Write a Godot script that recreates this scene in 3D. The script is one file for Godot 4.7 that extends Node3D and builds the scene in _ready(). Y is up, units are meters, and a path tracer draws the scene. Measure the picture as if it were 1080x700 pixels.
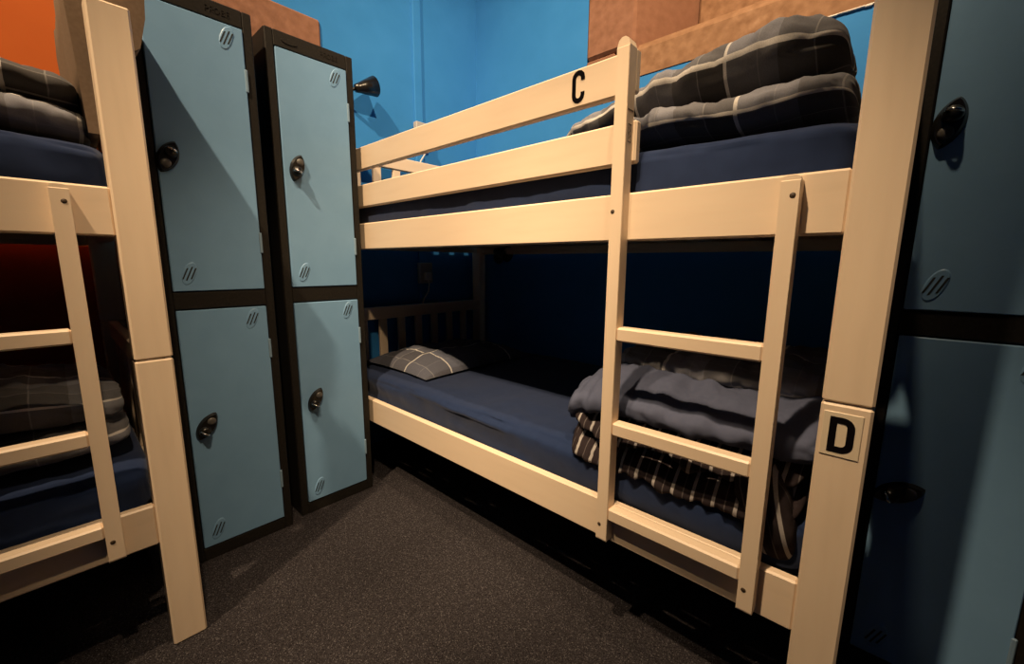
extends Node3D
# A hostel dormitory corner: two bunk beds, three two-door lockers, folded duvets, spotlights.

const TOP := 4.0
var M := {}
var taken := {}

# ------------------------------------------------------------------ naming and tagging
func numbered(called: String) -> String:
	if not taken.has(called):
		taken[called] = 0
		return called
	taken[called] += 1
	return "%s_%03d" % [called, taken[called]]

func thing(called: String, label: String, category: String, at := Vector3.ZERO, turn := 0.0, group := "") -> Node3D:
	var o := Node3D.new()
	o.name = numbered(called)
	add_child(o)
	o.position = at
	o.rotation.y = turn
	tag(o, label, category, group)
	return o

func tag(o: Node, label: String, category: String, group := "") -> void:
	o.set_meta("label", label)
	o.set_meta("category", category)
	if group != "":
		o.set_meta("group", group)

func holder(called: String, parent: Node3D, at := Vector3.ZERO) -> Node3D:
	var o := Node3D.new()
	o.name = called
	parent.add_child(o, true)
	o.position = at
	return o

func obj(called: String, mesh: Mesh, m: Material, parent: Node3D, at := Vector3.ZERO, turn := Vector3.ZERO) -> MeshInstance3D:
	var o := MeshInstance3D.new()
	o.name = called
	o.mesh = mesh
	o.material_override = m
	parent.add_child(o, true)
	o.position = at
	o.rotation = turn
	return o

func struct(called: String, mesh: Mesh, m: Material) -> MeshInstance3D:
	var o := obj(called, mesh, m, self)
	o.set_meta("kind", "structure")
	return o

# ------------------------------------------------------------------ shapes
func start(smooth := false) -> SurfaceTool:
	var st := SurfaceTool.new()
	st.begin(Mesh.PRIMITIVE_TRIANGLES)
	st.set_smooth_group(0 if smooth else -1)
	return st

func finish(st: SurfaceTool) -> ArrayMesh:
	st.generate_normals()
	return st.commit()

func tri_out(st: SurfaceTool, a: Vector3, b: Vector3, c: Vector3, mid: Vector3) -> void:
	var n := (c - a).cross(b - a)
	if n.dot((a + b + c) / 3.0 - mid) < 0.0:
		var t := b
		b = c
		c = t
	st.add_vertex(a)
	st.add_vertex(b)
	st.add_vertex(c)

func quad_out(st: SurfaceTool, a: Vector3, b: Vector3, c: Vector3, d: Vector3, mid: Vector3) -> void:
	tri_out(st, a, b, c, mid)
	tri_out(st, a, c, d, mid)

# a box between two corners with chamfered edges
func add_box(st: SurfaceTool, lo: Vector3, hi: Vector3, bevel := 0.0, x := Transform3D()) -> void:
	var mid := (lo + hi) / 2.0
	var h := (hi - lo) / 2.0
	var b := minf(bevel, minf(h.x, minf(h.y, h.z)) * 0.9)
	var mw := x * mid
	for axis in 3:
		for s in [-1.0, 1.0]:
			var u := (axis + 1) % 3
			var v := (axis + 2) % 3
			var q := []
			for c in [[-1.0, -1.0], [1.0, -1.0], [1.0, 1.0], [-1.0, 1.0]]:
				var p := Vector3.ZERO
				p[axis] = s * h[axis]
				p[u] = c[0] * (h[u] - b)
				p[v] = c[1] * (h[v] - b)
				q.append(x * (mid + p))
			quad_out(st, q[0], q[1], q[2], q[3], mw)
	if b <= 0.0:
		return
	for axis in 3:
		var u := (axis + 1) % 3
		var v := (axis + 2) % 3
		for su in [-1.0, 1.0]:
			for sv in [-1.0, 1.0]:
				var q := []
				for e in [[-1.0, 0.0], [1.0, 0.0], [1.0, 1.0], [-1.0, 1.0]]:
					var p := Vector3.ZERO
					p[axis] = e[0] * (h[axis] - b)
					p[u] = su * (h[u] - (b if e[1] == 0.0 else 0.0))
					p[v] = sv * (h[v] - (0.0 if e[1] == 0.0 else b))
					q.append(x * (mid + p))
				quad_out(st, q[0], q[1], q[2], q[3], mw)
	for sx in [-1.0, 1.0]:
		for sy in [-1.0, 1.0]:
			for sz in [-1.0, 1.0]:
				tri_out(st, x * (mid + Vector3(sx * h.x, sy * (h.y - b), sz * (h.z - b))), x * (mid + Vector3(sx * (h.x - b), sy * h.y, sz * (h.z - b))), x * (mid + Vector3(sx * (h.x - b), sy * (h.y - b), sz * h.z)), mw)

func box(lo: Vector3, hi: Vector3, bevel := 0.0) -> ArrayMesh:
	var st := start()
	add_box(st, lo, hi, bevel)
	return finish(st)

# a grid of points p[i][j]; closed wraps j; uvs in metres
func grid_mesh(p: Array, uv: Array, closed := false) -> ArrayMesh:
	var st := start(true)
	var n := p.size()
	var m: int = p[0].size()
	for i in n:
		for j in m:
			st.set_uv(uv[i][j])
			st.add_vertex(p[i][j])
	for i in n - 1:
		for j in m - 1:
			var a := i * m + j
			for k in [a, a + m, a + 1, a + 1, a + m, a + m + 1]:
				st.add_index(k)
	if closed:
		pass
	st.generate_normals()
	return st.commit()

# a puffy folded slab: superellipse section lofted along x. half = half sizes; bend(p) moves each point.
func puff(half: Vector3, ex: float, es: float, amp: float, freq: float, sd: int, bend: Callable, nu := 72, nv := 64, uv_off := Vector2.ZERO) -> ArrayMesh:
	var noise := FastNoiseLite.new()
	noise.seed = sd
	noise.frequency = freq
	noise.fractal_octaves = 3
	var crease := FastNoiseLite.new()
	crease.seed = sd + 100
	crease.frequency = freq * 1.5
	crease.fractal_octaves = 2
	var p := []
	var uv := []
	for i in nu + 1:
		var t := -cos(PI * i / nu)
		var r := pow(maxf(1.0 - pow(absf(t), ex), 0.0), 1.0 / ex)
		var row := []
		var ruv := []
		var run := 0.0
		var last := Vector3.ZERO
		for j in nv + 1:
			var a := TAU * j / nv - PI / 2.0
			var c := cos(a)
			var s := sin(a)
			var y := signf(s) * pow(absf(s), 2.0 / es) * half.y
			var z := signf(c) * pow(absf(c), 2.0 / es) * half.z
			var q := Vector3(t * half.x, y * lerpf(r, 1.0, 0.0), z * lerpf(pow(r, 0.6), 1.0, 0.0))
			var dir := Vector3(0.35 * t, s, c).normalized()
			var ring := Vector3(t * half.x * 2.2, y, z)
			var soft := 0.25 if s < -0.3 else 1.0
			q += dir * noise.get_noise_3dv(ring) * amp * (0.3 + 0.7 * r) * soft
			var rd := pow(1.0 - absf(crease.get_noise_3d(ring.x * 0.45 + ring.y, ring.y * 1.3, ring.z * 1.3)), 7.0)
			q -= dir * rd * amp * 0.35 * soft
			if j > 0:
				run += (Vector3(0, y, z) - last).length()
			last = Vector3(0, y, z)
			row.append(bend.call(q))
			ruv.append(Vector2(t * half.x, run) + uv_off)
		p.append(row)
		uv.append(ruv)
	return grid_mesh(p, uv)

func lathe(profile: Array, n := 24) -> ArrayMesh:   # [radius, height] pairs about y
	var p := []
	var uv := []
	for e in profile:
		var row := []
		var ruv := []
		for j in n + 1:
			var a := -TAU * j / n
			row.append(Vector3(cos(a) * e[0], e[1], sin(a) * e[0]))
			ruv.append(Vector2(float(j) / n, e[1]))
		p.append(row)
		uv.append(ruv)
	return grid_mesh(p, uv)

func tube(points: Array, radius: float, n := 8) -> ArrayMesh:
	var p := []
	var uv := []
	for i in points.size():
		var d: Vector3 = points[mini(i + 1, points.size() - 1)] - points[maxi(i - 1, 0)]
		d = d.normalized()
		var s := d.cross(Vector3(0.13, 0.2, 1.0)).normalized()
		var t := s.cross(d)
		var row := []
		var ruv := []
		for j in n + 1:
			var a := TAU * j / n
			row.append(points[i] + (s * cos(a) + t * sin(a)) * radius)
			ruv.append(Vector2(float(j) / n, i))
		p.append(row)
		uv.append(ruv)
	return grid_mesh(p, uv)

# flat outline (Vector2 list) extruded from z0 to z1, top edge drawn in by bevel
func plate(outline: PackedVector2Array, z0: float, z1: float, bevel := 0.0) -> ArrayMesh:
	var st := start()
	add_plate(st, outline, z0, z1, bevel)
	return finish(st)

func add_plate(st: SurfaceTool, outline: PackedVector2Array, z0: float, z1: float, bevel := 0.0) -> void:
	if Geometry2D.is_polygon_clockwise(outline):
		outline.reverse()
	var c := Vector2.ZERO
	for q in outline:
		c += q / outline.size()
	var top := PackedVector2Array()
	for q in outline:
		top.append(q + (c - q).normalized() * bevel)
	var idx := Geometry2D.triangulate_polygon(top)
	for k in range(0, idx.size(), 3):
		var a := top[idx[k]]
		var b := top[idx[k + 1]]
		var d := top[idx[k + 2]]
		tri_out(st, Vector3(a.x, a.y, z1), Vector3(b.x, b.y, z1), Vector3(d.x, d.y, z1), Vector3(a.x, a.y, z1 - 1.0))
	var n := outline.size()
	for i in n:
		var j := (i + 1) % n
		var e := outline[j] - outline[i]
		var inward := Vector3(-e.y, e.x, 0).normalized()
		var a := Vector3(outline[i].x, outline[i].y, z0)
		var b := Vector3(outline[j].x, outline[j].y, z0)
		var b2 := Vector3(top[j].x, top[j].y, z1)
		var a2 := Vector3(top[i].x, top[i].y, z1)
		quad_out(st, a, b, b2, a2, (a + b) / 2.0 + inward)

# a stroke of even width along a path in the xy plane, thickness along z
func stroke(path: PackedVector2Array, w: float, z0: float, z1: float, closed := false) -> ArrayMesh:
	var st := start()
	var n := path.size()
	var l := []
	var r := []
	for i in n:
		var a := path[(i - 1 + n) % n] if (closed or i > 0) else path[i]
		var b := path[(i + 1) % n] if (closed or i < n - 1) else path[i]
		var d1 := (path[i] - a).normalized()
		var d2 := (b - path[i]).normalized()
		if d1 == Vector2.ZERO: d1 = d2
		if d2 == Vector2.ZERO: d2 = d1
		var nn := (d1 + d2).normalized().orthogonal()
		var k := w / maxf(nn.dot(d1.orthogonal()), 0.5)
		l.append(path[i] + nn * k)
		r.append(path[i] - nn * k)
	for i in (n if closed else n - 1):
		var j := (i + 1) % n
		var q := [l[i], l[j], r[j], r[i]]
		var mid2: Vector2 = (l[i] + l[j] + r[i] + r[j]) / 4.0
		var mid := Vector3(mid2.x, mid2.y, (z0 + z1) / 2.0)
		quad_out(st, Vector3(q[0].x, q[0].y, z1), Vector3(q[1].x, q[1].y, z1), Vector3(q[2].x, q[2].y, z1), Vector3(q[3].x, q[3].y, z1), mid)
		quad_out(st, Vector3(q[0].x, q[0].y, z0), Vector3(q[1].x, q[1].y, z0), Vector3(q[1].x, q[1].y, z1), Vector3(q[0].x, q[0].y, z1), mid)
		quad_out(st, Vector3(q[3].x, q[3].y, z0), Vector3(q[2].x, q[2].y, z0), Vector3(q[2].x, q[2].y, z1), Vector3(q[3].x, q[3].y, z1), mid)
	return finish(st)

# ------------------------------------------------------------------ materials
func lin(r: float, g: float, b: float) -> Color:
	return Color(r, g, b).linear_to_srgb()

func noise_tex(freq: float, sd: int, ramp: Array, size := 512, octaves := 4, stretch := Vector2.ONE) -> ImageTexture:
	var nz := FastNoiseLite.new()
	nz.seed = sd
	nz.frequency = freq
	nz.fractal_octaves = octaves
	nz.noise_type = FastNoiseLite.TYPE_SIMPLEX
	var g := Gradient.new()
	g.offsets = PackedFloat32Array()
	g.colors = PackedColorArray()
	var offs := PackedFloat32Array()
	var cols := PackedColorArray()
	for e in ramp:
		offs.append(e[0])
		cols.append(e[1])
	g.offsets = offs
	g.colors = cols
	var im := Image.create(size, size, false, Image.FORMAT_RGB8)
	# noise on a torus-free tile: blend with a shifted copy so that the edges meet
	for y in size:
		for x in size:
			var fx := float(x) / size
			var fy := float(y) / size
			var X := x * stretch.x
			var Y := y * stretch.y
			var W := size * stretch.x
			var H := size * stretch.y
			var v := nz.get_noise_2d(X, Y) * (1.0 - fx) * (1.0 - fy) + nz.get_noise_2d(X - W, Y) * fx * (1.0 - fy) + nz.get_noise_2d(X, Y - H) * (1.0 - fx) * fy + nz.get_noise_2d(X - W, Y - H) * fx * fy
			im.set_pixel(x, y, g.sample(clampf(v * 0.6 + 0.5, 0.0, 1.0)))
	return ImageTexture.create_from_image(im)

func mat(called: String, col: Color, rough: float, metal := 0.0, spec := 0.5) -> StandardMaterial3D:
	var m := StandardMaterial3D.new()
	m.resource_name = called
	m.albedo_color = col
	m.roughness = rough
	m.metallic = metal
	m.metallic_specular = spec
	M[called] = m
	return m

func tri_map(m: StandardMaterial3D, sc: Vector3, world := false) -> void:
	m.uv1_triplanar = true
	m.uv1_world_triplanar = world
	m.uv1_scale = sc

func plaid_tex(light: Color, dark: Color, line: Color, wide := 0.018) -> ImageTexture:
	var n := 512
	var im := Image.create(n, n, false, Image.FORMAT_RGB8)
	var rng := RandomNumberGenerator.new()
	rng.seed = 5
	for y in n:
		for x in n:
			var tone := 0.0
			var white := 0.0
			for t in [float(x) / n, float(y) / n]:
				tone += 0.5 * (0.0 if t < 0.44 else (1.0 if t < 0.72 else 0.72))
				if absf(t - 0.45) < wide: white = maxf(white, 0.9)
				if absf(t - 0.72) < 0.006: white = maxf(white, 0.28)
				if absf(t - 0.16) < 0.005: white = maxf(white, 0.16)
			var c := light.lerp(dark, tone).lerp(line, white)
			var w := 0.9 + 0.2 * rng.randf()
			im.set_pixel(x, y, Color(c.r * w, c.g * w, c.b * w))
	return ImageTexture.create_from_image(im)

func stripe_tex(dark: Color, line: Color) -> ImageTexture:
	var n := 512
	var im := Image.create(n, n, false, Image.FORMAT_RGB8)
	var rng := RandomNumberGenerator.new()
	rng.seed = 8
	for y in n:
		for x in n:
			var t := fposmod(float(x) / n * 4.0, 1.0)
			var white := 0.0
			if absf(t - 0.25) < 0.085: white = 0.75
			if absf(t - 0.72) < 0.03: white = 0.3
			if absf(float(y) / n - 0.5) < 0.006: white = maxf(white, 0.2)
			var c := dark.lerp(line, white)
			var w := 0.85 + 0.3 * rng.randf()
			im.set_pixel(x, y, Color(c.r * w, c.g * w, c.b * w))
	return ImageTexture.create_from_image(im)

func make_materials() -> void:
	var m: StandardMaterial3D
	# cream lacquered wood
	m = mat("wood", Color.WHITE, 0.42)
	m.albedo_texture = noise_tex(0.012, 11, [[0.0, lin(0.735, 0.585, 0.435)], [0.4, lin(0.77, 0.615, 0.46)], [1.0, lin(0.80, 0.645, 0.485)]], 512, 5, Vector2(0.35, 3.0))
	tri_map(m, Vector3(1.3, 1.3, 1.3))
	m = mat("wood_upright", Color.WHITE, 0.42)
	m.albedo_texture = noise_tex(0.012, 12, [[0.0, lin(0.735, 0.585, 0.435)], [0.4, lin(0.77, 0.615, 0.46)], [1.0, lin(0.80, 0.645, 0.485)]], 512, 5, Vector2(3.0, 0.35))
	tri_map(m, Vector3(1.3, 1.3, 1.3))
	mat("hole", lin(0.05, 0.03, 0.015), 0.6)
	mat("letter_black", lin(0.005, 0.004, 0.005), 0.9, 0.0, 0.1)
	mat("plate_cream", lin(0.72, 0.61, 0.455), 0.35)
	mat("stamp", lin(0.10, 0.075, 0.06), 0.7)
	# lockers
	m = mat("locker_frame", Color.WHITE, 0.55, 0.0, 0.3)
	m.albedo_texture = noise_tex(0.05, 21, [[0.0, lin(0.010, 0.009, 0.008)], [0.6, lin(0.016, 0.014, 0.012)], [1.0, lin(0.026, 0.021, 0.017)]], 256)
	tri_map(m, Vector3(6, 6, 6))
	m = mat("locker_door", Color.WHITE, 0.38, 0.0, 0.4)
	m.albedo_texture = noise_tex(0.015, 22, [[0.0, lin(0.17, 0.325, 0.53)], [0.5, lin(0.18, 0.34, 0.55)], [1.0, lin(0.19, 0.355, 0.57)]], 256)
	tri_map(m, Vector3(2, 2, 2))
	mat("slot", lin(0.012, 0.016, 0.018), 0.8)
	mat("hinge", lin(0.20, 0.31, 0.43), 0.4)
	mat("black_plastic", lin(0.009, 0.008, 0.007), 0.28)
	mat("grey_plastic", lin(0.09, 0.085, 0.08), 0.35)
	mat("chrome", lin(0.75, 0.72, 0.68), 0.15, 1.0)
	# textiles
	m = mat("navy_sheet", Color.WHITE, 0.85, 0.0, 0.2)
	m.albedo_texture = noise_tex(0.03, 31, [[0.0, lin(0.011, 0.021, 0.060)], [1.0, lin(0.014, 0.027, 0.075)]], 256)
	tri_map(m, Vector3(3, 3, 3))
	m.rim_enabled = true
	m.rim = 0.25
	m = mat("plaid", Color.WHITE, 0.9, 0.0, 0.2)
	m.albedo_texture = plaid_tex(lin(0.205, 0.21, 0.245), lin(0.062, 0.058, 0.057), lin(0.66, 0.63, 0.60), 0.015)
	m.uv1_scale = Vector3(4.2, 4.2, 1)
	m.rim_enabled = true
	m.rim = 0.2
	m = mat("plaid_large", Color.WHITE, 0.9, 0.0, 0.2)
	m.albedo_texture = M.plaid.albedo_texture
	m.uv1_scale = Vector3(4.5, 2.4, 1)
	m.uv1_offset = Vector3(0.18, 0.52, 0)
	m = mat("plaid_pillow", Color.WHITE, 0.9, 0.0, 0.2)
	m.albedo_texture = plaid_tex(lin(0.12, 0.13, 0.175), lin(0.085, 0.086, 0.105), lin(0.62, 0.60, 0.58), 0.009)
	m.uv1_scale = Vector3(2.6, 2.6, 1)
	m.uv1_offset = Vector3(0.62, 0.95, 0)
	m = mat("stripe", Color.WHITE, 0.9, 0.0, 0.2)
	m.albedo_texture = stripe_tex(lin(0.024, 0.018, 0.020), lin(0.5, 0.48, 0.47))
	m.uv1_scale = Vector3(5.6, 5.0, 1)
	m = mat("slate_cloth", Color.WHITE, 0.9, 0.0, 0.2)
	m.albedo_texture = noise_tex(0.04, 33, [[0.0, lin(0.070, 0.082, 0.135)], [1.0, lin(0.088, 0.10, 0.16)]], 256)
	tri_map(m, Vector3(4, 4, 4))
	m = mat("taupe_cloth", Color.WHITE, 0.95, 0.0, 0.1)
	m.albedo_texture = noise_tex(0.06, 34, [[0.0, lin(0.17, 0.12, 0.085)], [1.0, lin(0.22, 0.16, 0.115)]], 256)
	tri_map(m, Vector3(5, 5, 5))
	# room
	m = mat("blue_wall", Color.WHITE, 0.75, 0.0, 0.3)
	m.albedo_texture = noise_tex(0.010, 41, [[0.0, lin(0.031, 0.20, 0.53)], [0.5, lin(0.035, 0.215, 0.56)], [1.0, lin(0.040, 0.23, 0.59)]], 512, 5)
	tri_map(m, Vector3(0.8, 0.8, 0.8), true)
	m = mat("orange_wall", Color.WHITE, 0.75, 0.0, 0.3)
	m.albedo_texture = noise_tex(0.010, 42, [[0.0, lin(0.42, 0.085, 0.012)], [1.0, lin(0.48, 0.10, 0.015)]], 256, 5)
	tri_map(m, Vector3(0.8, 0.8, 0.8), true)
	m = mat("ceiling_paint", lin(0.40, 0.38, 0.35), 0.9)
	m = mat("sandstone", Color.WHITE, 0.9, 0.0, 0.2)
	m.albedo_texture = noise_tex(0.02, 43, [[0.0, lin(0.20, 0.10, 0.062)], [0.45, lin(0.25, 0.126, 0.082)], [0.7, lin(0.275, 0.14, 0.092)], [1.0, lin(0.33, 0.18, 0.122)]], 512, 6)
	tri_map(m, Vector3(1.6, 1.6, 1.6), true)
	m.heightmap_enabled = true
	m.heightmap_scale = 0.15
	m.heightmap_texture = noise_tex(0.02, 44, [[0.0, Color.BLACK], [1.0, Color.WHITE]], 512, 5)
	m = mat("sandstone_pale", Color.WHITE, 0.9, 0.0, 0.2)
	m.albedo_texture = noise_tex(0.014, 46, [[0.0, lin(0.18, 0.096, 0.054)], [0.4, lin(0.26, 0.145, 0.084)], [0.7, lin(0.32, 0.185, 0.11)], [1.0, lin(0.40, 0.25, 0.16)]], 512, 6)
	tri_map(m, Vector3(1.9, 1.9, 1.9), true)
	m.heightmap_enabled = true
	m.heightmap_scale = 0.15
	m.heightmap_texture = M.sandstone.heightmap_texture
	mat("white_plaster", lin(0.75, 0.72, 0.68), 0.9)
	m = mat("carpet", Color.WHITE, 1.0, 0.0, 0.05)
	m.albedo_texture = carpet_tex()
	tri_map(m, Vector3(1.7, 1.7, 1.7), true)
	m.heightmap_enabled = true
	m.heightmap_scale = 0.5
	m.heightmap_texture = noise_tex(0.28, 47, [[0.0, Color.BLACK], [1.0, Color.WHITE]], 1024, 3)
	mat("steel", lin(0.35, 0.34, 0.33), 0.35, 0.9)
	mat("grey_box", lin(0.42, 0.40, 0.38), 0.5)
	mat("white_plastic", lin(0.7, 0.68, 0.64), 0.4)
	m = mat("bulb_glow", lin(1.0, 0.9, 0.75), 0.4)
	m.emission_enabled = true
	m.emission = Color(1.0, 0.85, 0.62)
	m.emission_energy_multiplier = 4.0

func carpet_tex() -> ImageTexture:
	var n := 1024
	var im := Image.create(n, n, false, Image.FORMAT_RGB8)
	var rng := RandomNumberGenerator.new()
	rng.seed = 77
	var base := [lin(0.029, 0.026, 0.029), lin(0.040, 0.036, 0.040), lin(0.054, 0.049, 0.054), lin(0.135, 0.126, 0.137), lin(0.014, 0.012, 0.014)]
	im.fill(base[1])
	for k in 230000:
		var r := rng.randf()
		var c: Color = base[0] if r < 0.3 else (base[1] if r < 0.55 else (base[2] if r < 0.8 else (base[3] if r < 0.88 else base[4])))
		var x := rng.randi_range(0, n - 1)
		var y := rng.randi_range(0, n - 1)
		var w := rng.randi_range(2, 5)
		var h := rng.randi_range(2, 5)
		im.fill_rect(Rect2i(x, y, w, h), c)
	return ImageTexture.create_from_image(im)

# ------------------------------------------------------------------ lights
const WARM := Color(1.0, 0.865, 0.69)

func lamp_thing(called: String, label: String, at: Vector3) -> Node3D:
	return thing(called, label, "lamp", Vector3(at.x, TOP, at.z))

# a spotlight head hanging at the place `world`, turned towards the place `target`
func spot_head(t: Node3D, world: Vector3, target: Vector3, energy: float, half_angle: float) -> void:
	var aim := (target - world).normalized()
	var at := world - t.position
	var side := aim.cross(Vector3(0.31, 0.0, 0.95)).normalized()
	var b := Basis(side, -aim, side.cross(-aim))
	obj("stem", tube([Vector3(at.x, 0.0, at.z), Vector3(at.x, at.y + 0.075, at.z)], 0.006), M.steel, t)
	var head := obj("spot_head", lathe([[0.0, 0.085], [0.02, 0.083], [0.026, 0.07], [0.038, 0.0], [0.034, 0.0], [0.022, 0.065], [0.0, 0.066]], 28), M.steel, t)
	head.transform = Transform3D(b, at)
	var lens := obj("lamp_lens", lathe([[0.0, 0.004], [0.033, 0.004], [0.033, 0.010], [0.0, 0.010]], 28), M.bulb_glow, head)
	lens.set_meta("label", "glowing lamp face")
	var l := SpotLight3D.new()
	l.name = "spot_light"
	l.light_color = WARM
	l.light_energy = energy
	l.light_size = 0.028
	l.spot_range = 9.0
	l.spot_attenuation = 2.0
	l.spot_angle = half_angle
	l.spot_angle_attenuation = 0.9
	l.shadow_enabled = true
	t.add_child(l, true)
	l.transform = Transform3D(Basis.looking_at(aim, Vector3(0.31, 0.0, 0.95)), at + aim * 0.004)

# ------------------------------------------------------------------ bunk bed (local: foot end at x = 0, head at -x, front face at z = 0 towards +z)
const LEN := 2.037
const DEEP := 1.002

func end_panel(bed: Node3D, x0: float, base: float, part: String) -> void:
	# top rail, slats and bottom rail between the two posts of one end, one storey
	var p := holder(part, bed)
	obj("top_rail", box(Vector3(x0 - 0.014, base + 0.708, -DEEP + 0.05), Vector3(x0 + 0.014, base + 0.772, -0.05), 0.004), M.wood, p)
	obj("bottom_rail", box(Vector3(x0 - 0.014, base + 0.295, -DEEP + 0.05), Vector3(x0 + 0.014, base + 0.40, -0.05), 0.004), M.wood, p)
	var slat := box(Vector3(-0.009, 0.40, -0.0225), Vector3(0.009, 0.708, 0.0225), 0.003)
	for k in 7:
		obj("slat", slat, M.wood_upright, p, Vector3(x0, base, -0.05 - (DEEP - 0.1) * (k + 1) / 8.0))

func make_bed(label: String, at: Vector3, turn: float) -> Node3D:
	var bed := thing("bunk_bed", label, "bunk bed", at, turn, "")
	# posts: two storeys each, with a fine joint
	var low := box(Vector3(-0.036, 0.0, -0.025), Vector3(0.036, 0.7695, 0.025), 0.004)
	var up := box(Vector3(-0.036, 0.7715, -0.025), Vector3(0.036, 1.545, 0.025), 0.004)
	for px in [-0.036, -LEN + 0.036]:
		for pz in [-0.025, -DEEP + 0.025]:
			obj("lower_post", low, M.wood_upright, bed, Vector3(px, 0, pz))
			obj("upper_post", up, M.wood_upright, bed, Vector3(px, 0, pz))
	for b in [0.0, 0.764]:
		# side rails, front set back a little from the post faces
		var rail := box(Vector3(-LEN + 0.072, b + 0.294, -0.012), Vector3(-0.072, b + 0.401, 0.012), 0.004)
		obj("side_rail", rail, M.wood, bed, Vector3(0, 0, -0.021))
		obj("side_rail", rail, M.wood, bed, Vector3(0, 0, -DEEP + 0.021))
		# ledges and bed slats
		var ledge := box(Vector3(-LEN + 0.08, b + 0.312, -0.012), Vector3(-0.08, b + 0.334, 0.012), 0.002)
		obj("ledge", ledge, M.wood, bed, Vector3(0, 0, -0.045))
		obj("ledge", ledge, M.wood, bed, Vector3(0, 0, -DEEP + 0.045))
		var slat := box(Vector3(-0.035, b + 0.334, -DEEP + 0.036), Vector3(0.035, b + 0.352, -0.036), 0.002)
		for k in 13:
			obj("bed_slat", slat, M.wood, bed, Vector3(-0.14 - k * (LEN - 0.28) / 12.0, 0, 0))
	end_panel(bed, -0.036, 0.0, "foot_board")
	end_panel(bed, -0.036, 0.773, "foot_board")
	end_panel(bed, -LEN + 0.036, 0.0, "head_board")
	end_panel(bed, -LEN + 0.036, 0.773, "head_board")
	# guard boards of the upper bunk, from the tall ladder stile to the head post
	obj("guard_board", box(Vector3(-LEN + 0.072, 1.377, -0.033), Vector3(-0.466, 1.465, -0.010), 0.004), M.wood, bed)
	obj("guard_board", box(Vector3(-LEN + 0.072, 1.230, -0.033), Vector3(-0.458, 1.319, -0.010), 0.004), M.wood, bed)
	# ladder
	var lad := holder("ladder", bed)
	var st := start()
	var out := PackedVector2Array()
	for q in [[-0.496, 0.310], [-0.466, 0.310], [-0.466, 1.462], [-0.470, 1.474], [-0.477, 1.479], [-0.485, 1.479], [-0.492, 1.474], [-0.496, 1.462]]:
		out.append(Vector2(q[0], q[1]))
	add_plate(st, out, -0.010, 0.0215)
	add_plate(st, PackedVector2Array([Vector2(-0.4955, 0.312), Vector2(-0.4665, 0.312), Vector2(-0.4665, 1.46), Vector2(-0.4955, 1.46)]), 0.0215, 0.023, 0.0015)
	obj("stile", finish(st), M.wood_upright, lad)
	st = start()
	out = PackedVector2Array()
	for q in [[-0.166, 0.310], [-0.136, 0.310], [-0.136, 1.150], [-0.139, 1.156], [-0.145, 1.158], [-0.157, 1.158], [-0.163, 1.156], [-0.166, 1.150]]:
		out.append(Vector2(q[0], q[1]))
	add_plate(st, out, -0.010, 0.0215)
	add_plate(st, PackedVector2Array([Vector2(-0.1655, 0.312), Vector2(-0.1365, 0.312), Vector2(-0.1365, 1.15), Vector2(-0.1655, 1.15)]), 0.0215, 0.023, 0.0015)
	obj("stile", finish(st), M.wood_upright, lad)
	for y in [0.370, 0.595, 0.827]:
		obj("rung", box(Vector3(-0.466, y, -0.010), Vector3(-0.166, y + 0.033, 0.022), 0.004), M.wood, lad)
	var hole := lathe([[0.0, 0.0008], [0.0042, 0.0008], [0.005, 0.0], [0.005, -0.003]], 14)
	for q in [[-0.489, 1.122], [-0.146, 1.124], [-0.487, 0.352], [-0.155, 0.358]]:
		obj("bolt", hole, M.hole, lad, Vector3(q[0], q[1], 0.023), Vector3(PI / 2, 0, 0))
	return bed

# ------------------------------------------------------------------ bedding
func plain(p: Vector3) -> Vector3:
	return p

func make_mattress(label: String, at: Vector3, turn: float, sd: int, sheet: Material) -> void:
	# local x along the bed, origin at the middle of the underside
	var half := Vector3(0.957, 0.078, 0.464)
	var nz := FastNoiseLite.new()
	nz.seed = sd
	nz.frequency = 2.2
	var bend := func(p: Vector3) -> Vector3:
		var q := p
		var up := clampf(p.y / half.y, -1.0, 1.0)
		q.y += nz.get_noise_2d(p.x * 0.5, p.z) * 0.012 * maxf(up, 0.0)
		if absf(p.z) > half.z * 0.93:
			q.z += signf(p.z) * (nz.get_noise_2d(p.x * 0.55, p.y * 16.0 + 9.0) * 0.014 - 0.006 * pow(1.0 - absf(nz.get_noise_2d(p.x * 0.35 + 3.0, p.y * 11.0 + p.x * 0.4)), 9.0))
		q.y += half.y
		return q
	var t := thing("mattress", label, "mattress", at, turn)
	obj("fitted_sheet", puff(half, 14.0, 6.0, 0.003, 5.0, sd, bend, 120, 72), sheet, t)

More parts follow.
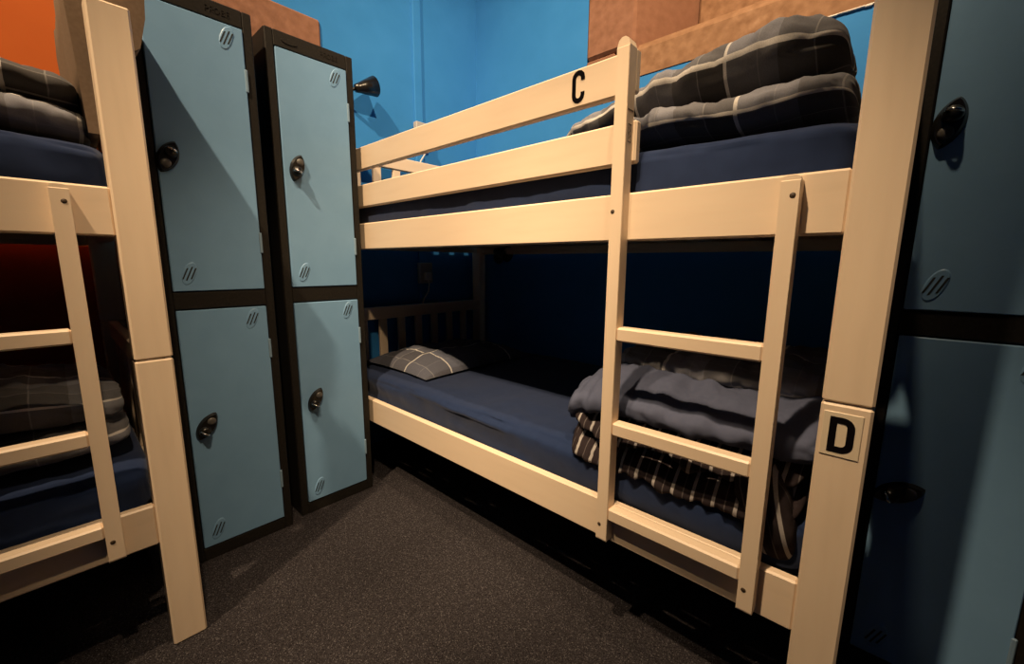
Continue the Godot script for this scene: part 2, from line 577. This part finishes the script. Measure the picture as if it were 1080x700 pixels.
func make_pillow(label: String, at: Vector3, turn: float) -> void:
	var n := 48
	var hx := 0.25
	var hz := 0.345
	var nz := FastNoiseLite.new()
	nz.seed = 9
	nz.frequency = 5.0
	var t := thing("pillow", label, "pillow", at, turn)
	var st := start(true)
	for side in [1.0, -1.0]:
		var p := []
		var uv := []
		for i in n + 1:
			var row := []
			var ruv := []
			for j in n + 1:
				var u := 2.0 * i / n - 1.0
				var v := 2.0 * j / n - 1.0
				var f := pow(maxf((1.0 - pow(absf(u), 2.6)) * (1.0 - pow(absf(v), 2.6)), 0.0), 0.55)
				var pinch := 1.0 - 0.05 * (1.0 - u * u) * v * v - 0.0
				var pinch2 := 1.0 - 0.07 * (1.0 - v * v) * u * u
				var thick: float = 0.075 if side > 0.0 else 0.012
				var crease := -0.022 * exp(-pow((v + 0.12) / 0.13, 2.0)) * (0.6 + 0.4 * u)
				var y: float = side * f * thick + (crease * f if side > 0.0 else 0.0) + nz.get_noise_2d(u * 0.5, v * 0.5) * 0.012 * f
				row.append(Vector3(u * hx * pinch2, y + 0.012, -v * hz * pinch))
				ruv.append(Vector2(u * hx, v * hz))
			p.append(row)
			uv.append(ruv)
		if side < 0.0:
			p.reverse()
			uv.reverse()
		st.append_from(grid_mesh(p, uv), 0, Transform3D())
	obj("pillowcase", st.commit(), M.plaid_pillow, t)

func rise(center: Vector3, f: Callable) -> Callable:
	return func(p: Vector3) -> Vector3: return f.call(p) + center

# ------------------------------------------------------------------ locker (local: x 0..0.308, front at z = 0 towards +z)
const LW := 0.308
const LH := 1.78

func leaf(l: float, w: float) -> PackedVector2Array:
	var o := PackedVector2Array()
	for i in 33:
		var t := -1.0 + 2.0 * i / 32.0
		o.append(Vector2(w * pow(maxf(1.0 - t * t, 0.0), 0.75), l * t))
	for i in range(31, 0, -1):
		var t := -1.0 + 2.0 * i / 32.0
		o.append(Vector2(-w * pow(maxf(1.0 - t * t, 0.0), 0.75), l * t))
	return o

func make_locker(label: String, at: Vector3, turn: float, depth: float, up_flip: bool, low_flip: bool, up_at: Vector2, low_at: Vector2, up_tilt: float, low_tilt: float) -> void:
	var t := thing("locker", label, "locker", at, turn, "two-door lockers")
	var st := start()
	add_box(st, Vector3(0, 0, -depth), Vector3(0.0015, LH, -0.012), 0.0)
	add_box(st, Vector3(LW - 0.0015, 0, -depth), Vector3(LW, LH, -0.012), 0.0)
	add_box(st, Vector3(0.0015, LH - 0.0015, -depth), Vector3(LW - 0.0015, LH, -0.012), 0.0)
	add_box(st, Vector3(0.0015, 0.02, -depth), Vector3(LW - 0.0015, 0.0215, -0.012), 0.0)
	add_box(st, Vector3(0.0015, 0.0, -depth), Vector3(LW - 0.0015, LH - 0.0015, -depth + 0.0015), 0.0)
	add_box(st, Vector3(0.0015, 0.88, -depth + 0.0015), Vector3(LW - 0.0015, 0.882, -0.012), 0.0)
	obj("carcass", finish(st), M.locker_frame, t)
	st = start()
	var s := 0.027
	add_box(st, Vector3(0, 0, -0.012), Vector3(s, LH, 0), 0.003)
	add_box(st, Vector3(LW - s, 0, -0.012), Vector3(LW, LH, 0), 0.003)
	add_box(st, Vector3(s - 0.001, 1.728, -0.012), Vector3(LW - s + 0.001, LH, 0), 0.003)
	add_box(st, Vector3(s - 0.001, 0.855, -0.012), Vector3(LW - s + 0.001, 0.909, 0), 0.003)
	add_box(st, Vector3(s - 0.001, 0.0, -0.012), Vector3(LW - s + 0.001, 0.046, 0), 0.003)
	obj("frame", finish(st), M.locker_frame, t)
	# maker's name pressed into the top of the frame
	var tm := TextMesh.new()
	tm.text = "PROBE"
	var f := SystemFont.new()
	f.font_names = PackedStringArray(["Droid Sans"])
	tm.font = f
	tm.font_size = 20
	tm.pixel_size = 0.0011
	tm.depth = 0.0016
	obj("embossed_name", tm, M.locker_frame, t, Vector3(0.215, 1.753, 0.0006))
	var badge := PackedVector2Array()
	for k in 20:
		badge.append(Vector2(cos(TAU * k / 20) * 0.028, sin(TAU * k / 20) * 0.010))
	obj("badge", plate(badge, -0.001, 0.0025, 0.002), M.locker_frame, t, Vector3(0.078, 1.753, 0))
	for d in 2:
		var y0 := 0.049 if d == 0 else 0.912
		var y1 := 0.852 if d == 0 else 1.725
		var door := obj("door", box(Vector3(s + 0.002, y0, -0.010), Vector3(LW - s - 0.002, y1, 0.0035), 0.002), M.locker_door, t)
		# two ventilation bosses with three slanted slots each
		for v in [[LW - s - 0.048, y1 - 0.040], [s + 0.046, y0 + 0.054]]:
			var o := PackedVector2Array()
			for k in 28:
				var a := TAU * k / 28
				o.append(Vector2(cos(a) * 0.019 + sin(a) * 0.010, sin(a) * 0.036))
			obj("vent_boss", plate(o, 0.003, 0.0052, 0.004), M.locker_door, door, Vector3(v[0], v[1], 0))
			for k in 3:
				var h := 0.021 if k == 1 else 0.017
				var sx := (k - 1) * 0.0105
				var sl := PackedVector2Array([Vector2(sx - 0.0022 - h * 0.42, -h), Vector2(sx + 0.0018 - h * 0.42, -h), Vector2(sx + 0.0022 + h * 0.42, h), Vector2(sx - 0.0018 + h * 0.42, h)])
				obj("vent_slot", plate(sl, 0.0, 0.0057), M.slot, door, Vector3(v[0], v[1], 0))
		for hy in [y1 - 0.15, y0 + 0.155]:
			st = start()
			add_box(st, Vector3(LW - s - 0.006, hy - 0.034, 0.0), Vector3(LW - s + 0.003, hy + 0.034, 0.0065), 0.002)
			obj("hinge", finish(st), M.hinge, door)
		# leaf-shaped lock plate with a swivel hasp
		var flip := low_flip if d == 0 else up_flip
		var c := low_at if d == 0 else up_at
		var hb := Transform3D(Basis(Vector3(0, 0, 1), deg_to_rad(-(low_tilt if d == 0 else up_tilt))), Vector3(c.x, c.y, 0.0035))
		var pl := obj("lock_plate", plate(leaf(0.050, 0.025), 0.0, 0.011, 0.006), M.black_plastic, door)
		pl.transform = hb
		var sg := -1.0 if flip else 1.0
		var disc := obj("lock_disc", lathe([[0.0, 0.004], [0.009, 0.0035], [0.0125, 0.001], [0.013, -0.003]], 20), M.grey_plastic, door)
		disc.transform = hb * Transform3D(Basis(Vector3(1, 0, 0), PI / 2), Vector3(0.001, 0.021 * sg, 0.012))
		var ha := holder_mesh_hasp()
		var hs := obj("hasp", ha, M.chrome, door)
		hs.transform = hb * Transform3D(Basis(Vector3(0, 0, 1), 0.0 if not flip else PI), Vector3(0.0, -0.014 * sg, 0.011))
		var kn := obj("hasp_body", lathe([[0.0, 0.018], [0.010, 0.0175], [0.015, 0.013], [0.0165, 0.006], [0.017, 0.0]], 20), M.black_plastic, door)
		kn.transform = hb * Transform3D(Basis(Vector3(1, 0, 0), PI / 2), Vector3(0.0, -0.014 * sg, 0.010))

var hasp_mesh: ArrayMesh
func holder_mesh_hasp() -> ArrayMesh:
	if hasp_mesh == null:
		var st := start(true)
		var pts := []
		for k in 13:
			var a := PI * k / 12.0
			pts.append(Vector3(0.012 * cos(a), -0.004, 0.010 + 0.016 * sin(a)))
		st.append_from(tube(pts, 0.0032, 8), 0, Transform3D())
		hasp_mesh = st.commit()
	return hasp_mesh

# ------------------------------------------------------------------ scene
func _ready() -> void:
	# camera
	var cam := Camera3D.new()
	cam.name = "camera"
	add_child(cam)
	cam.transform = Transform3D(Basis(Vector3(0.67513, 0.00786, 0.73765), Vector3(0.11428, 0.98676, -0.11511), Vector3(-0.72879, 0.16202, 0.66529)).orthonormalized(), Vector3(0, 1.0057, 0))
	cam.fov = rad_to_deg(2.0 * atan(350.0 / 441.5))
	cam.near = 0.02
	cam.current = true
	# environment
	var we := WorldEnvironment.new()
	we.name = "environment"
	var env := Environment.new()
	env.background_mode = Environment.BG_COLOR
	env.background_color = Color.BLACK
	env.tonemap_mode = Environment.TONE_MAPPER_LINEAR
	env.tonemap_exposure = 1.0
	env.sdfgi_enabled = true
	env.ssao_enabled = true
	env.ssil_enabled = true
	we.environment = env
	add_child(we)
	make_materials()
	# lamps above the aisle, all out of frame
	var bar := lamp_thing("spotlight_bar", "ceiling bar with three small spotlights above the aisle", Vector3(0.28, 0, -0.21))
	obj("ceiling_bar", box(Vector3(-0.32, -0.03, -0.26), Vector3(0.33, 0.0, 0.26), 0.004), M.white_plastic, bar)
	spot_head(bar, Vector3(0.0, 2.50, -0.43), Vector3(0.722, 0.026, -0.384), 4.8, 30.9)
	spot_head(bar, Vector3(0.0, 2.54, -0.21), Vector3(0.737, 0.319, -1.403), 2.8, 23.2)
	spot_head(bar, Vector3(0.572, 3.184, -0.20), Vector3(2.031, 1.639, -1.20), 7.8, 48.3)
	var single := lamp_thing("ceiling_spotlight", "single small spotlight on the ceiling before the orange alcove", Vector3(-0.92, 0, -0.80))
	obj("ceiling_rose", lathe([[0.0, 0.0], [0.045, 0.0], [0.045, -0.015], [0.02, -0.03], [0.0, -0.03]]), M.white_plastic, single)
	spot_head(single, Vector3(-0.922, 3.79, -0.80), Vector3(0.997, 1.053, -2.024), 14.5, 33.3)

	build_room()
	build_beds()
	build_lockers()
	build_bedding()
	build_fittings()

func build_room() -> void:
	var x0 := -1.95
	var x1 := 1.92
	var zf := 2.4
	struct("floor", box(Vector3(x0 - 0.15, -0.1, -2.51), Vector3(x1 + 0.5, 0.0, zf + 0.15)), M.carpet)
	struct("ceiling", box(Vector3(x0 - 0.15, TOP, -2.51), Vector3(x1 + 0.5, TOP + 0.1, zf + 0.15)), M.ceiling_paint)
	struct("wall_alcove", box(Vector3(x0, 0, -2.51), Vector3(0.2, TOP, -2.36)), M.orange_wall)
	var back := struct("wall_back", box(Vector3(0.2, 0, -2.51), Vector3(x1 + 0.5, TOP, -2.072)), M.blue_wall)
	struct("wall_left", box(Vector3(x0 - 0.15, 0, -2.51), Vector3(x0, TOP, zf)), M.blue_wall)
	struct("wall_front", box(Vector3(x0 - 0.15, 0, zf), Vector3(x1 + 0.5, TOP, zf + 0.15)), M.blue_wall)
	# right wall around the blocked window opening
	var st := start()
	add_box(st, Vector3(x1, 0, -2.072), Vector3(x1 + 0.5, 1.855, zf))
	add_box(st, Vector3(x1, 1.855, -2.072), Vector3(x1 + 0.5, TOP, -1.262))
	add_box(st, Vector3(x1, 1.855, -0.06), Vector3(x1 + 0.5, TOP, zf))
	add_box(st, Vector3(x1, 2.9, -1.262), Vector3(x1 + 0.5, TOP, -0.06))
	var right := struct("wall_right", finish(st), M.blue_wall)
	# sandstone surround of the blocked window
	obj("stone_jamb", box(Vector3(x1 - 0.012, 1.993, -1.262), Vector3(x1 + 0.45, 2.9, -1.005), 0.012), M.sandstone, right)
	obj("stone_jamb", box(Vector3(x1 - 0.002, 1.985, -0.335), Vector3(x1 + 0.45, 2.9, -0.06), 0.012), M.sandstone, right)
	st = start()
	var a := [Vector3(x1, 1.97, -1.005), Vector3(x1 + 0.33, 1.97, -0.855), Vector3(x1 + 0.45, 1.97, -0.855), Vector3(x1 + 0.45, 1.97, -1.005)]
	var up := Vector3(0, 0.93, 0)
	var mid := Vector3(x1 + 0.12, 2.3, -0.95)
	quad_out(st, a[0], a[1], a[1] + up, a[0] + up, mid)
	quad_out(st, a[1], a[2], a[2] + up, a[1] + up, mid)
	quad_out(st, a[0], a[1], a[2], a[3], mid)
	obj("stone_reveal", finish(st), M.sandstone, right)
	obj("stone_infill", box(Vector3(x1 + 0.32, 2.0, -0.85), Vector3(x1 + 0.45, 2.9, -0.335), 0.01), M.sandstone_pale, right)
	# sill: front face with a sloping, moulded top
	var prof := PackedVector2Array([Vector2(-0.004, 1.852), Vector2(-0.004, 1.962), Vector2(0.002, 1.976), Vector2(0.014, 1.982), Vector2(0.02, 1.994), Vector2(0.10, 2.012), Vector2(0.45, 2.05), Vector2(0.45, 1.852)])
	var sill := plate(prof, -1.10, -0.06)
	obj("stone_sill", sill, M.sandstone_pale, right, Vector3(x1, 0, 0))
	obj("stone_block", box(Vector3(x1 - 0.010, 1.856, -1.262), Vector3(x1 + 0.2, 1.988, -1.104), 0.008), M.sandstone, right)
	# chipped white plaster along the sill's lower edge
	var rng := RandomNumberGenerator.new()
	rng.seed = 3
	st = start()
	var z := -0.96
	while z < -0.1:
		var w := rng.randf_range(0.008, 0.05)
		if rng.randf() < (0.10 if z < -0.45 else 0.95):
			add_box(st, Vector3(x1 - 0.009, 1.852 - rng.randf_range(0.001, 0.005), z), Vector3(x1 + 0.01, 1.854, z + w), 0.001)
		z += w
	obj("plaster_edge", finish(st), M.white_plaster, right)
	# sandstone course left bare above the lockers
	var xs := [0.21, 0.52, 0.955]
	for k in 2:
		obj("stone_block", box(Vector3(xs[k] + 0.002, 1.80, -2.2), Vector3(xs[k + 1] - 0.001, 2.082, -2.060), 0.008), M.sandstone, back)
	# boxed-in trunking down the back wall
	obj("trunking", box(Vector3(1.452, 0.0, -2.10), Vector3(1.503, TOP, -2.056), 0.003), M.blue_wall, back)

func build_beds() -> void:
	var left := make_bed("cream wooden bunk bed against the orange wall, no letter on it", Vector3(0.182, 0, -1.299), 0.0)
	var right := make_bed("cream wooden bunk bed marked C and D beside the blue wall", Vector3(0.895, 0, -0.003), -PI / 2)
	left.set_meta("group", "bunk beds")
	right.set_meta("group", "bunk beds")
	# black letter C on the top guard board
	var c := PackedVector2Array()
	var w := 0.0125
	var h := 0.031
	c.append(Vector2(w, h * 0.42))
	for k in 7:
		var a := PI * k / 6.0
		c.append(Vector2(w * cos(a), h - w + w * sin(a)))
	for k in 7:
		var a := PI + PI * k / 6.0
		c.append(Vector2(w * cos(a), -h + w + w * sin(a)))
	c.append(Vector2(w, -h * 0.42))
	var lc := obj("letter_c", stroke(c, 0.0052, 0.0, 0.0012), M.letter_black, right, Vector3(-0.614, 1.4235, -0.010))
	lc.set_meta("label", "black letter C")
	# plate with letter D on the post under the joint
	var dp := obj("letter_plate", box(Vector3(-0.0275, -0.040, 0.0), Vector3(0.0275, 0.040, 0.0022), 0.0012), M.plate_cream, right, Vector3(-0.0385, 0.7155, -0.0005))
	var d := PackedVector2Array()
	d.append(Vector2(-0.0125, -0.0265))
	d.append(Vector2(-0.0125, 0.0265))
	for k in 7:
		var a := PI / 2 - PI / 2 * k / 6.0
		d.append(Vector2(0.0005 + 0.012 * cos(a), 0.0145 + 0.012 * sin(a)))
	for k in 7:
		var a := -PI / 2 * k / 6.0
		d.append(Vector2(0.0005 + 0.012 * cos(a), -0.0145 + 0.012 * sin(a)))
	var ld := obj("letter_d", stroke(d, 0.0052, 0.002, 0.0032, true), M.letter_black, dp)
	ld.set_meta("label", "black letter D")
	# printed marks on the side of the tall stile
	obj("stamp_mark", box(Vector3(-0.0005, -0.0015, -0.013), Vector3(0.0004, 0.0015, 0.012), 0.0), M.stamp, right, Vector3(-0.466, 1.335, 0.006))
	var sq := PackedVector2Array([Vector2(-0.007, -0.018), Vector2(0.007, -0.018), Vector2(0.007, 0.018), Vector2(-0.007, 0.018)])
	obj("stamp_mark", stroke(sq, 0.0009, -0.0003, 0.0004, true), M.stamp, right, Vector3(-0.466, 1.288, 0.006), Vector3(0, PI / 2, 0))
	obj("stamp_mark", stroke(PackedVector2Array([Vector2(-0.003, -0.012), Vector2(0.003, -0.006), Vector2(-0.003, 0.0), Vector2(0.003, 0.006), Vector2(-0.002, 0.012)]), 0.0008, -0.0003, 0.0004), M.stamp, right, Vector3(-0.466, 1.288, 0.006), Vector3(0, PI / 2, 0))

func build_lockers() -> void:
	make_locker("blue-grey two-door locker right next to the unlettered bunk bed", Vector3(0.217, 0, -1.619), 0.0, 0.45, true, false, Vector2(0.054, 1.305), Vector2(0.073, 0.470), 24.0, 34.0)
	make_locker("blue-grey two-door locker next to the head of the lettered bunk bed", Vector3(0.571, 0, -1.648), 0.0, 0.42, false, false, Vector2(0.074, 1.338), Vector2(0.081, 0.468), 19.0, 30.0)
	make_locker("blue-grey two-door locker in shadow at the foot of the lettered bunk bed", Vector3(1.28, 0, -0.012), -PI / 2, 0.46, true, false, Vector2(0.053, 1.295), Vector2(0.069, 0.485), 12.0, 62.0)

func build_bedding() -> void:
	make_mattress("navy sheeted mattress under the plaid pillow, lower bunk D", Vector3(1.396, 0.352, -1.0215), PI / 2, 4, M.navy_sheet)
	make_mattress("navy sheeted mattress in bunk C behind the guard boards", Vector3(1.396, 1.116, -1.0215), PI / 2, 6, M.navy_sheet)
	make_mattress("navy sheeted mattress in the upper bunk beside the orange wall", Vector3(-0.8365, 1.116, -1.80), 0.0, 5, M.navy_sheet)
	make_mattress("navy sheeted mattress in the lower bunk of the unlettered bed", Vector3(-0.8365, 0.352, -1.80), 0.0, 7, M.navy_sheet)
	make_pillow("grey plaid pillow with thin white lines on the lower bunk", Vector3(1.36, 0.506, -1.665), PI / 2)

	# upper duvet on bunk C: a thick plaid roll over a flatter plaid fold. World x = depth, z = along.
	var t := thing("folded_duvet", "thick grey plaid duvet folded on the upper bunk C", "duvet", Vector3(1.3, 1.280, -0.495), PI / 2, "folded duvets")
	# local x runs towards world -z, local z runs towards world +x
	var roll := func(p: Vector3) -> Vector3:
		var s := p.x / 0.37
		var q := p
		q.y *= 1.0 - 0.22 * s
		q.y += 0.150 - 0.012 * s - 0.02 * maxf(s - 0.3, 0.0)
		q.z += 0.0 + 0.05 * s
		q.y += 0.012 * sin(p.z * 16.0 + p.x * 5.0)
		return q
	obj("plaid_roll", puff(Vector3(0.37, 0.082, 0.24), 3.4, 2.05, 0.022, 4.0, 51, roll, 90, 72), M.plaid_large, t)
	var fold := func(p: Vector3) -> Vector3:
		var q := p
		q.y += 0.052 + 0.006 * sin(p.x * 20.0)
		q.x += -0.135
		q.z += -0.01
		return q
	obj("plaid_fold", puff(Vector3(0.26, 0.050, 0.30), 6.0, 2.6, 0.018, 5.0, 52, fold, 80, 64, Vector2(0.18, 0.1)), M.plaid, t)

	# lower duvet on bunk D
	t = thing("folded_duvet", "slate duvet with striped underside bundled on the lower bunk behind ladder", "duvet", Vector3(1.28, 0.515, -0.365), PI / 2, "folded duvets")
	var low := func(p: Vector3) -> Vector3:
		var q := p
		var f := clampf((-p.z - 0.20) / 0.15, 0.0, 1.0)
		q.y += 0.030 + 0.006 * sin(p.x * 30.0) - 0.062 * f * f
		q.z -= 0.012
		return q
	obj("striped_fold", puff(Vector3(0.282, 0.040, 0.350), 7.0, 2.4, 0.016, 7.0, 61, low, 90, 64), M.stripe, t)
	var low2 := func(p: Vector3) -> Vector3:
		var q := p
		var f := clampf((-p.z - 0.20) / 0.15, 0.0, 1.0)
		q.y += 0.082 + 0.006 * sin(p.x * 26.0 + 1.0) - 0.050 * f * f
		q.z -= 0.008
		return q
	obj("striped_fold", puff(Vector3(0.280, 0.036, 0.340), 7.0, 2.4, 0.016, 7.0, 62, low2, 90, 64, Vector2(0.03, 0)), M.stripe, t)
	var plainf := func(p: Vector3) -> Vector3:
		var s := clampf((p.x - 0.17) / 0.13, 0.0, 1.0)
		var f := clampf((-p.z - 0.22) / 0.13, 0.0, 1.0)
		var q := p
		q.y *= 1.0 + 0.5 * s
		q.y += 0.142 - 0.048 * s * s - 0.022 * f
		q.z += 0.006
		return q
	obj("slate_fold", puff(Vector3(0.312, 0.055, 0.345), 9.0, 2.6, 0.026, 4.0, 63, plainf, 100, 64), M.slate_cloth, t)
	var topf := func(p: Vector3) -> Vector3:
		var q := p
		q.y += 0.205
		q.z += 0.09
		q.x += -0.02
		return q
	obj("plaid_fold", puff(Vector3(0.27, 0.046, 0.25), 5.0, 2.6, 0.024, 5.0, 64, topf, 80, 64), M.plaid, t)
	var hang := func(p: Vector3) -> Vector3:
		return Vector3(p.x + 0.25 * p.y - 0.215, p.y - 0.01, p.z - 0.312)
	obj("striped_fold", puff(Vector3(0.052, 0.105, 0.055), 2.6, 2.2, 0.014, 9.0, 65, hang, 40, 40), M.stripe, t)

	# left bed, upper: two plaid folds
	t = thing("folded_duvet", "grey plaid duvet folded double on the upper bunk beside the orange wall", "duvet", Vector3(-0.26, 1.280, -1.66), 0.0, "folded duvets")
	var lu := func(p: Vector3) -> Vector3:
		var q := p
		q.y += 0.045 - 0.04 * maxf(p.x, 0.0)
		return q
	obj("plaid_fold", puff(Vector3(0.365, 0.048, 0.29), 7.0, 2.6, 0.014, 5.0, 71, lu, 80, 64), M.plaid, t)
	var lu2 := func(p: Vector3) -> Vector3:
		var q := p
		q.y += 0.122 - 0.06 * maxf(p.x, 0.0)
		q.x -= 0.008
		return q
	obj("plaid_fold", puff(Vector3(0.36, 0.046, 0.28), 8.0, 2.6, 0.014, 5.0, 72, lu2, 80, 64, Vector2(0.1, 0.1)), M.plaid, t)

	# left bed, lower
	t = thing("folded_duvet", "grey plaid duvet heaped in shade on the lower bunk of the unlettered bed", "duvet", Vector3(-0.24, 0.516, -1.70), 0.0, "folded duvets")
	var ll := func(p: Vector3) -> Vector3:
		var q := p
		q.y += 0.05
		return q
	obj("plaid_fold", puff(Vector3(0.34, 0.055, 0.32), 5.0, 2.6, 0.02, 5.0, 81, ll, 80, 64), M.plaid, t)
	var ll2 := func(p: Vector3) -> Vector3:
		var q := p
		q.y += 0.14 - 0.1 * maxf(p.x - 0.1, 0.0)
		return q
	obj("plaid_fold", puff(Vector3(0.335, 0.055, 0.30), 5.0, 2.6, 0.022, 5.0, 82, ll2, 80, 64), M.plaid, t)

	# taupe blanket thrown over the foot board of the left bed
	t = thing("draped_blanket", "taupe blanket thrown over the end board of the unlettered bed", "blanket", Vector3(0.146, 1.548, -1.62), 0.0)
	var p := []
	var uv := []
	var nz := FastNoiseLite.new()
	nz.seed = 14
	nz.frequency = 4.0
	for i in 41:
		var zz := -0.24 + 0.48 * i / 40.0
		var row := []
		var ruv := []
		var prof := [[-0.030, -0.26], [-0.052, -0.26], [-0.056, -0.12], [-0.062, 0.02], [-0.060, 0.10], [-0.035, 0.155], [0.0, 0.17], [0.045, 0.155], [0.078, 0.10], [0.074, 0.02], [0.058, -0.05], [0.034, -0.07], [0.033, -0.02], [0.03, 0.003], [-0.03, 0.003], [-0.030, -0.26]]
		for j in prof.size():
			var e: Array = prof[j]
			var k := nz.get_noise_2d(zz * 1.4, j * 0.10) * 0.018 * (0.0 if absf(e[0]) < 0.04 and e[1] < 0.05 else 1.0)
			var wide := 0.72 if (zz < 0.02 and e[0] > 0.04) else 1.0
			row.append(Vector3(e[0] * wide * (1.0 + k * 3.0), e[1] + k * (1.0 if e[1] > 0.0 else 0.0), zz))
			ruv.append(Vector2(zz, j * 0.05))
		p.append(row)
		uv.append(ruv)
	var bst := start(true)
	bst.append_from(grid_mesh(p, uv), 0, Transform3D())
	var cloth := obj("blanket_cloth", bst.commit(), M.taupe_cloth, t)
	for e in [0, 40]:
		var ring := PackedVector2Array()
		for q in p[e]:
			ring.append(Vector2(q.x, q.y))
		ring.remove_at(ring.size() - 1)
		var z0: float = p[e][0].z
		obj("blanket_edge", plate(ring, z0 - 0.001, z0 + 0.001), M.taupe_cloth, cloth)

func reading_lamp(label: String, at: Vector3, turn: float, tilt: float) -> void:
	var t := thing("reading_lamp", label, "lamp", at, turn, "reading lamps")
	obj("wall_mount", lathe([[0.0, 0.02], [0.03, 0.018], [0.034, 0.0]], 20), M.black_plastic, t, Vector3.ZERO, Vector3(PI / 2, 0, 0))
	obj("arm", tube([Vector3(0, 0, 0.01), Vector3(0.01, 0.005, 0.05), Vector3(0.04, 0.012, 0.078)], 0.008), M.black_plastic, t)
	var hd := obj("lamp_head", lathe([[0.0, -0.055], [0.018, -0.05], [0.022, -0.03], [0.028, -0.01], [0.046, 0.055], [0.043, 0.055], [0.022, -0.008], [0.0, -0.02]], 28), M.black_plastic, t)
	hd.transform = Transform3D(Basis(Vector3(0, 0, 1), deg_to_rad(tilt)), Vector3(0.092, 0.033, 0.078))

func build_fittings() -> void:
	# black reading lamps
	reading_lamp("small black cone reading lamp on the blue wall beside a locker", Vector3(1.03, 1.80, -2.072), 0.0, -70.0)
	reading_lamp("small black cone reading lamp in the dark above the lower bunk's headboard", Vector3(1.914, 1.035, -1.86), -PI / 2, -100.0)
	# sockets on the trunking
	var spots := [[1.69, "grey socket box with a plugged lead above the bunk C headboard"], [0.93, "grey socket box with a plugged lead above the lower headboard"]]
	for sp in spots:
		var s := thing("socket_box", sp[1], "socket", Vector3(1.478, sp[0], -2.056), 0.0, "socket boxes on the trunking")
		obj("back_box", box(Vector3(-0.043, -0.043, 0.0), Vector3(0.043, 0.075, 0.032), 0.004), M.grey_box, s)
		obj("plug", box(Vector3(-0.022, -0.025, 0.0325), Vector3(0.022, 0.02, 0.055), 0.006), M.white_plastic, s)
		obj("lead", tube([Vector3(0, -0.024, 0.046), Vector3(0.004, -0.05, 0.048), Vector3(0.0, -0.09, 0.044), Vector3(-0.02, -0.13, 0.03), Vector3(-0.03, -0.18, 0.015)], 0.004), M.white_plastic, s)
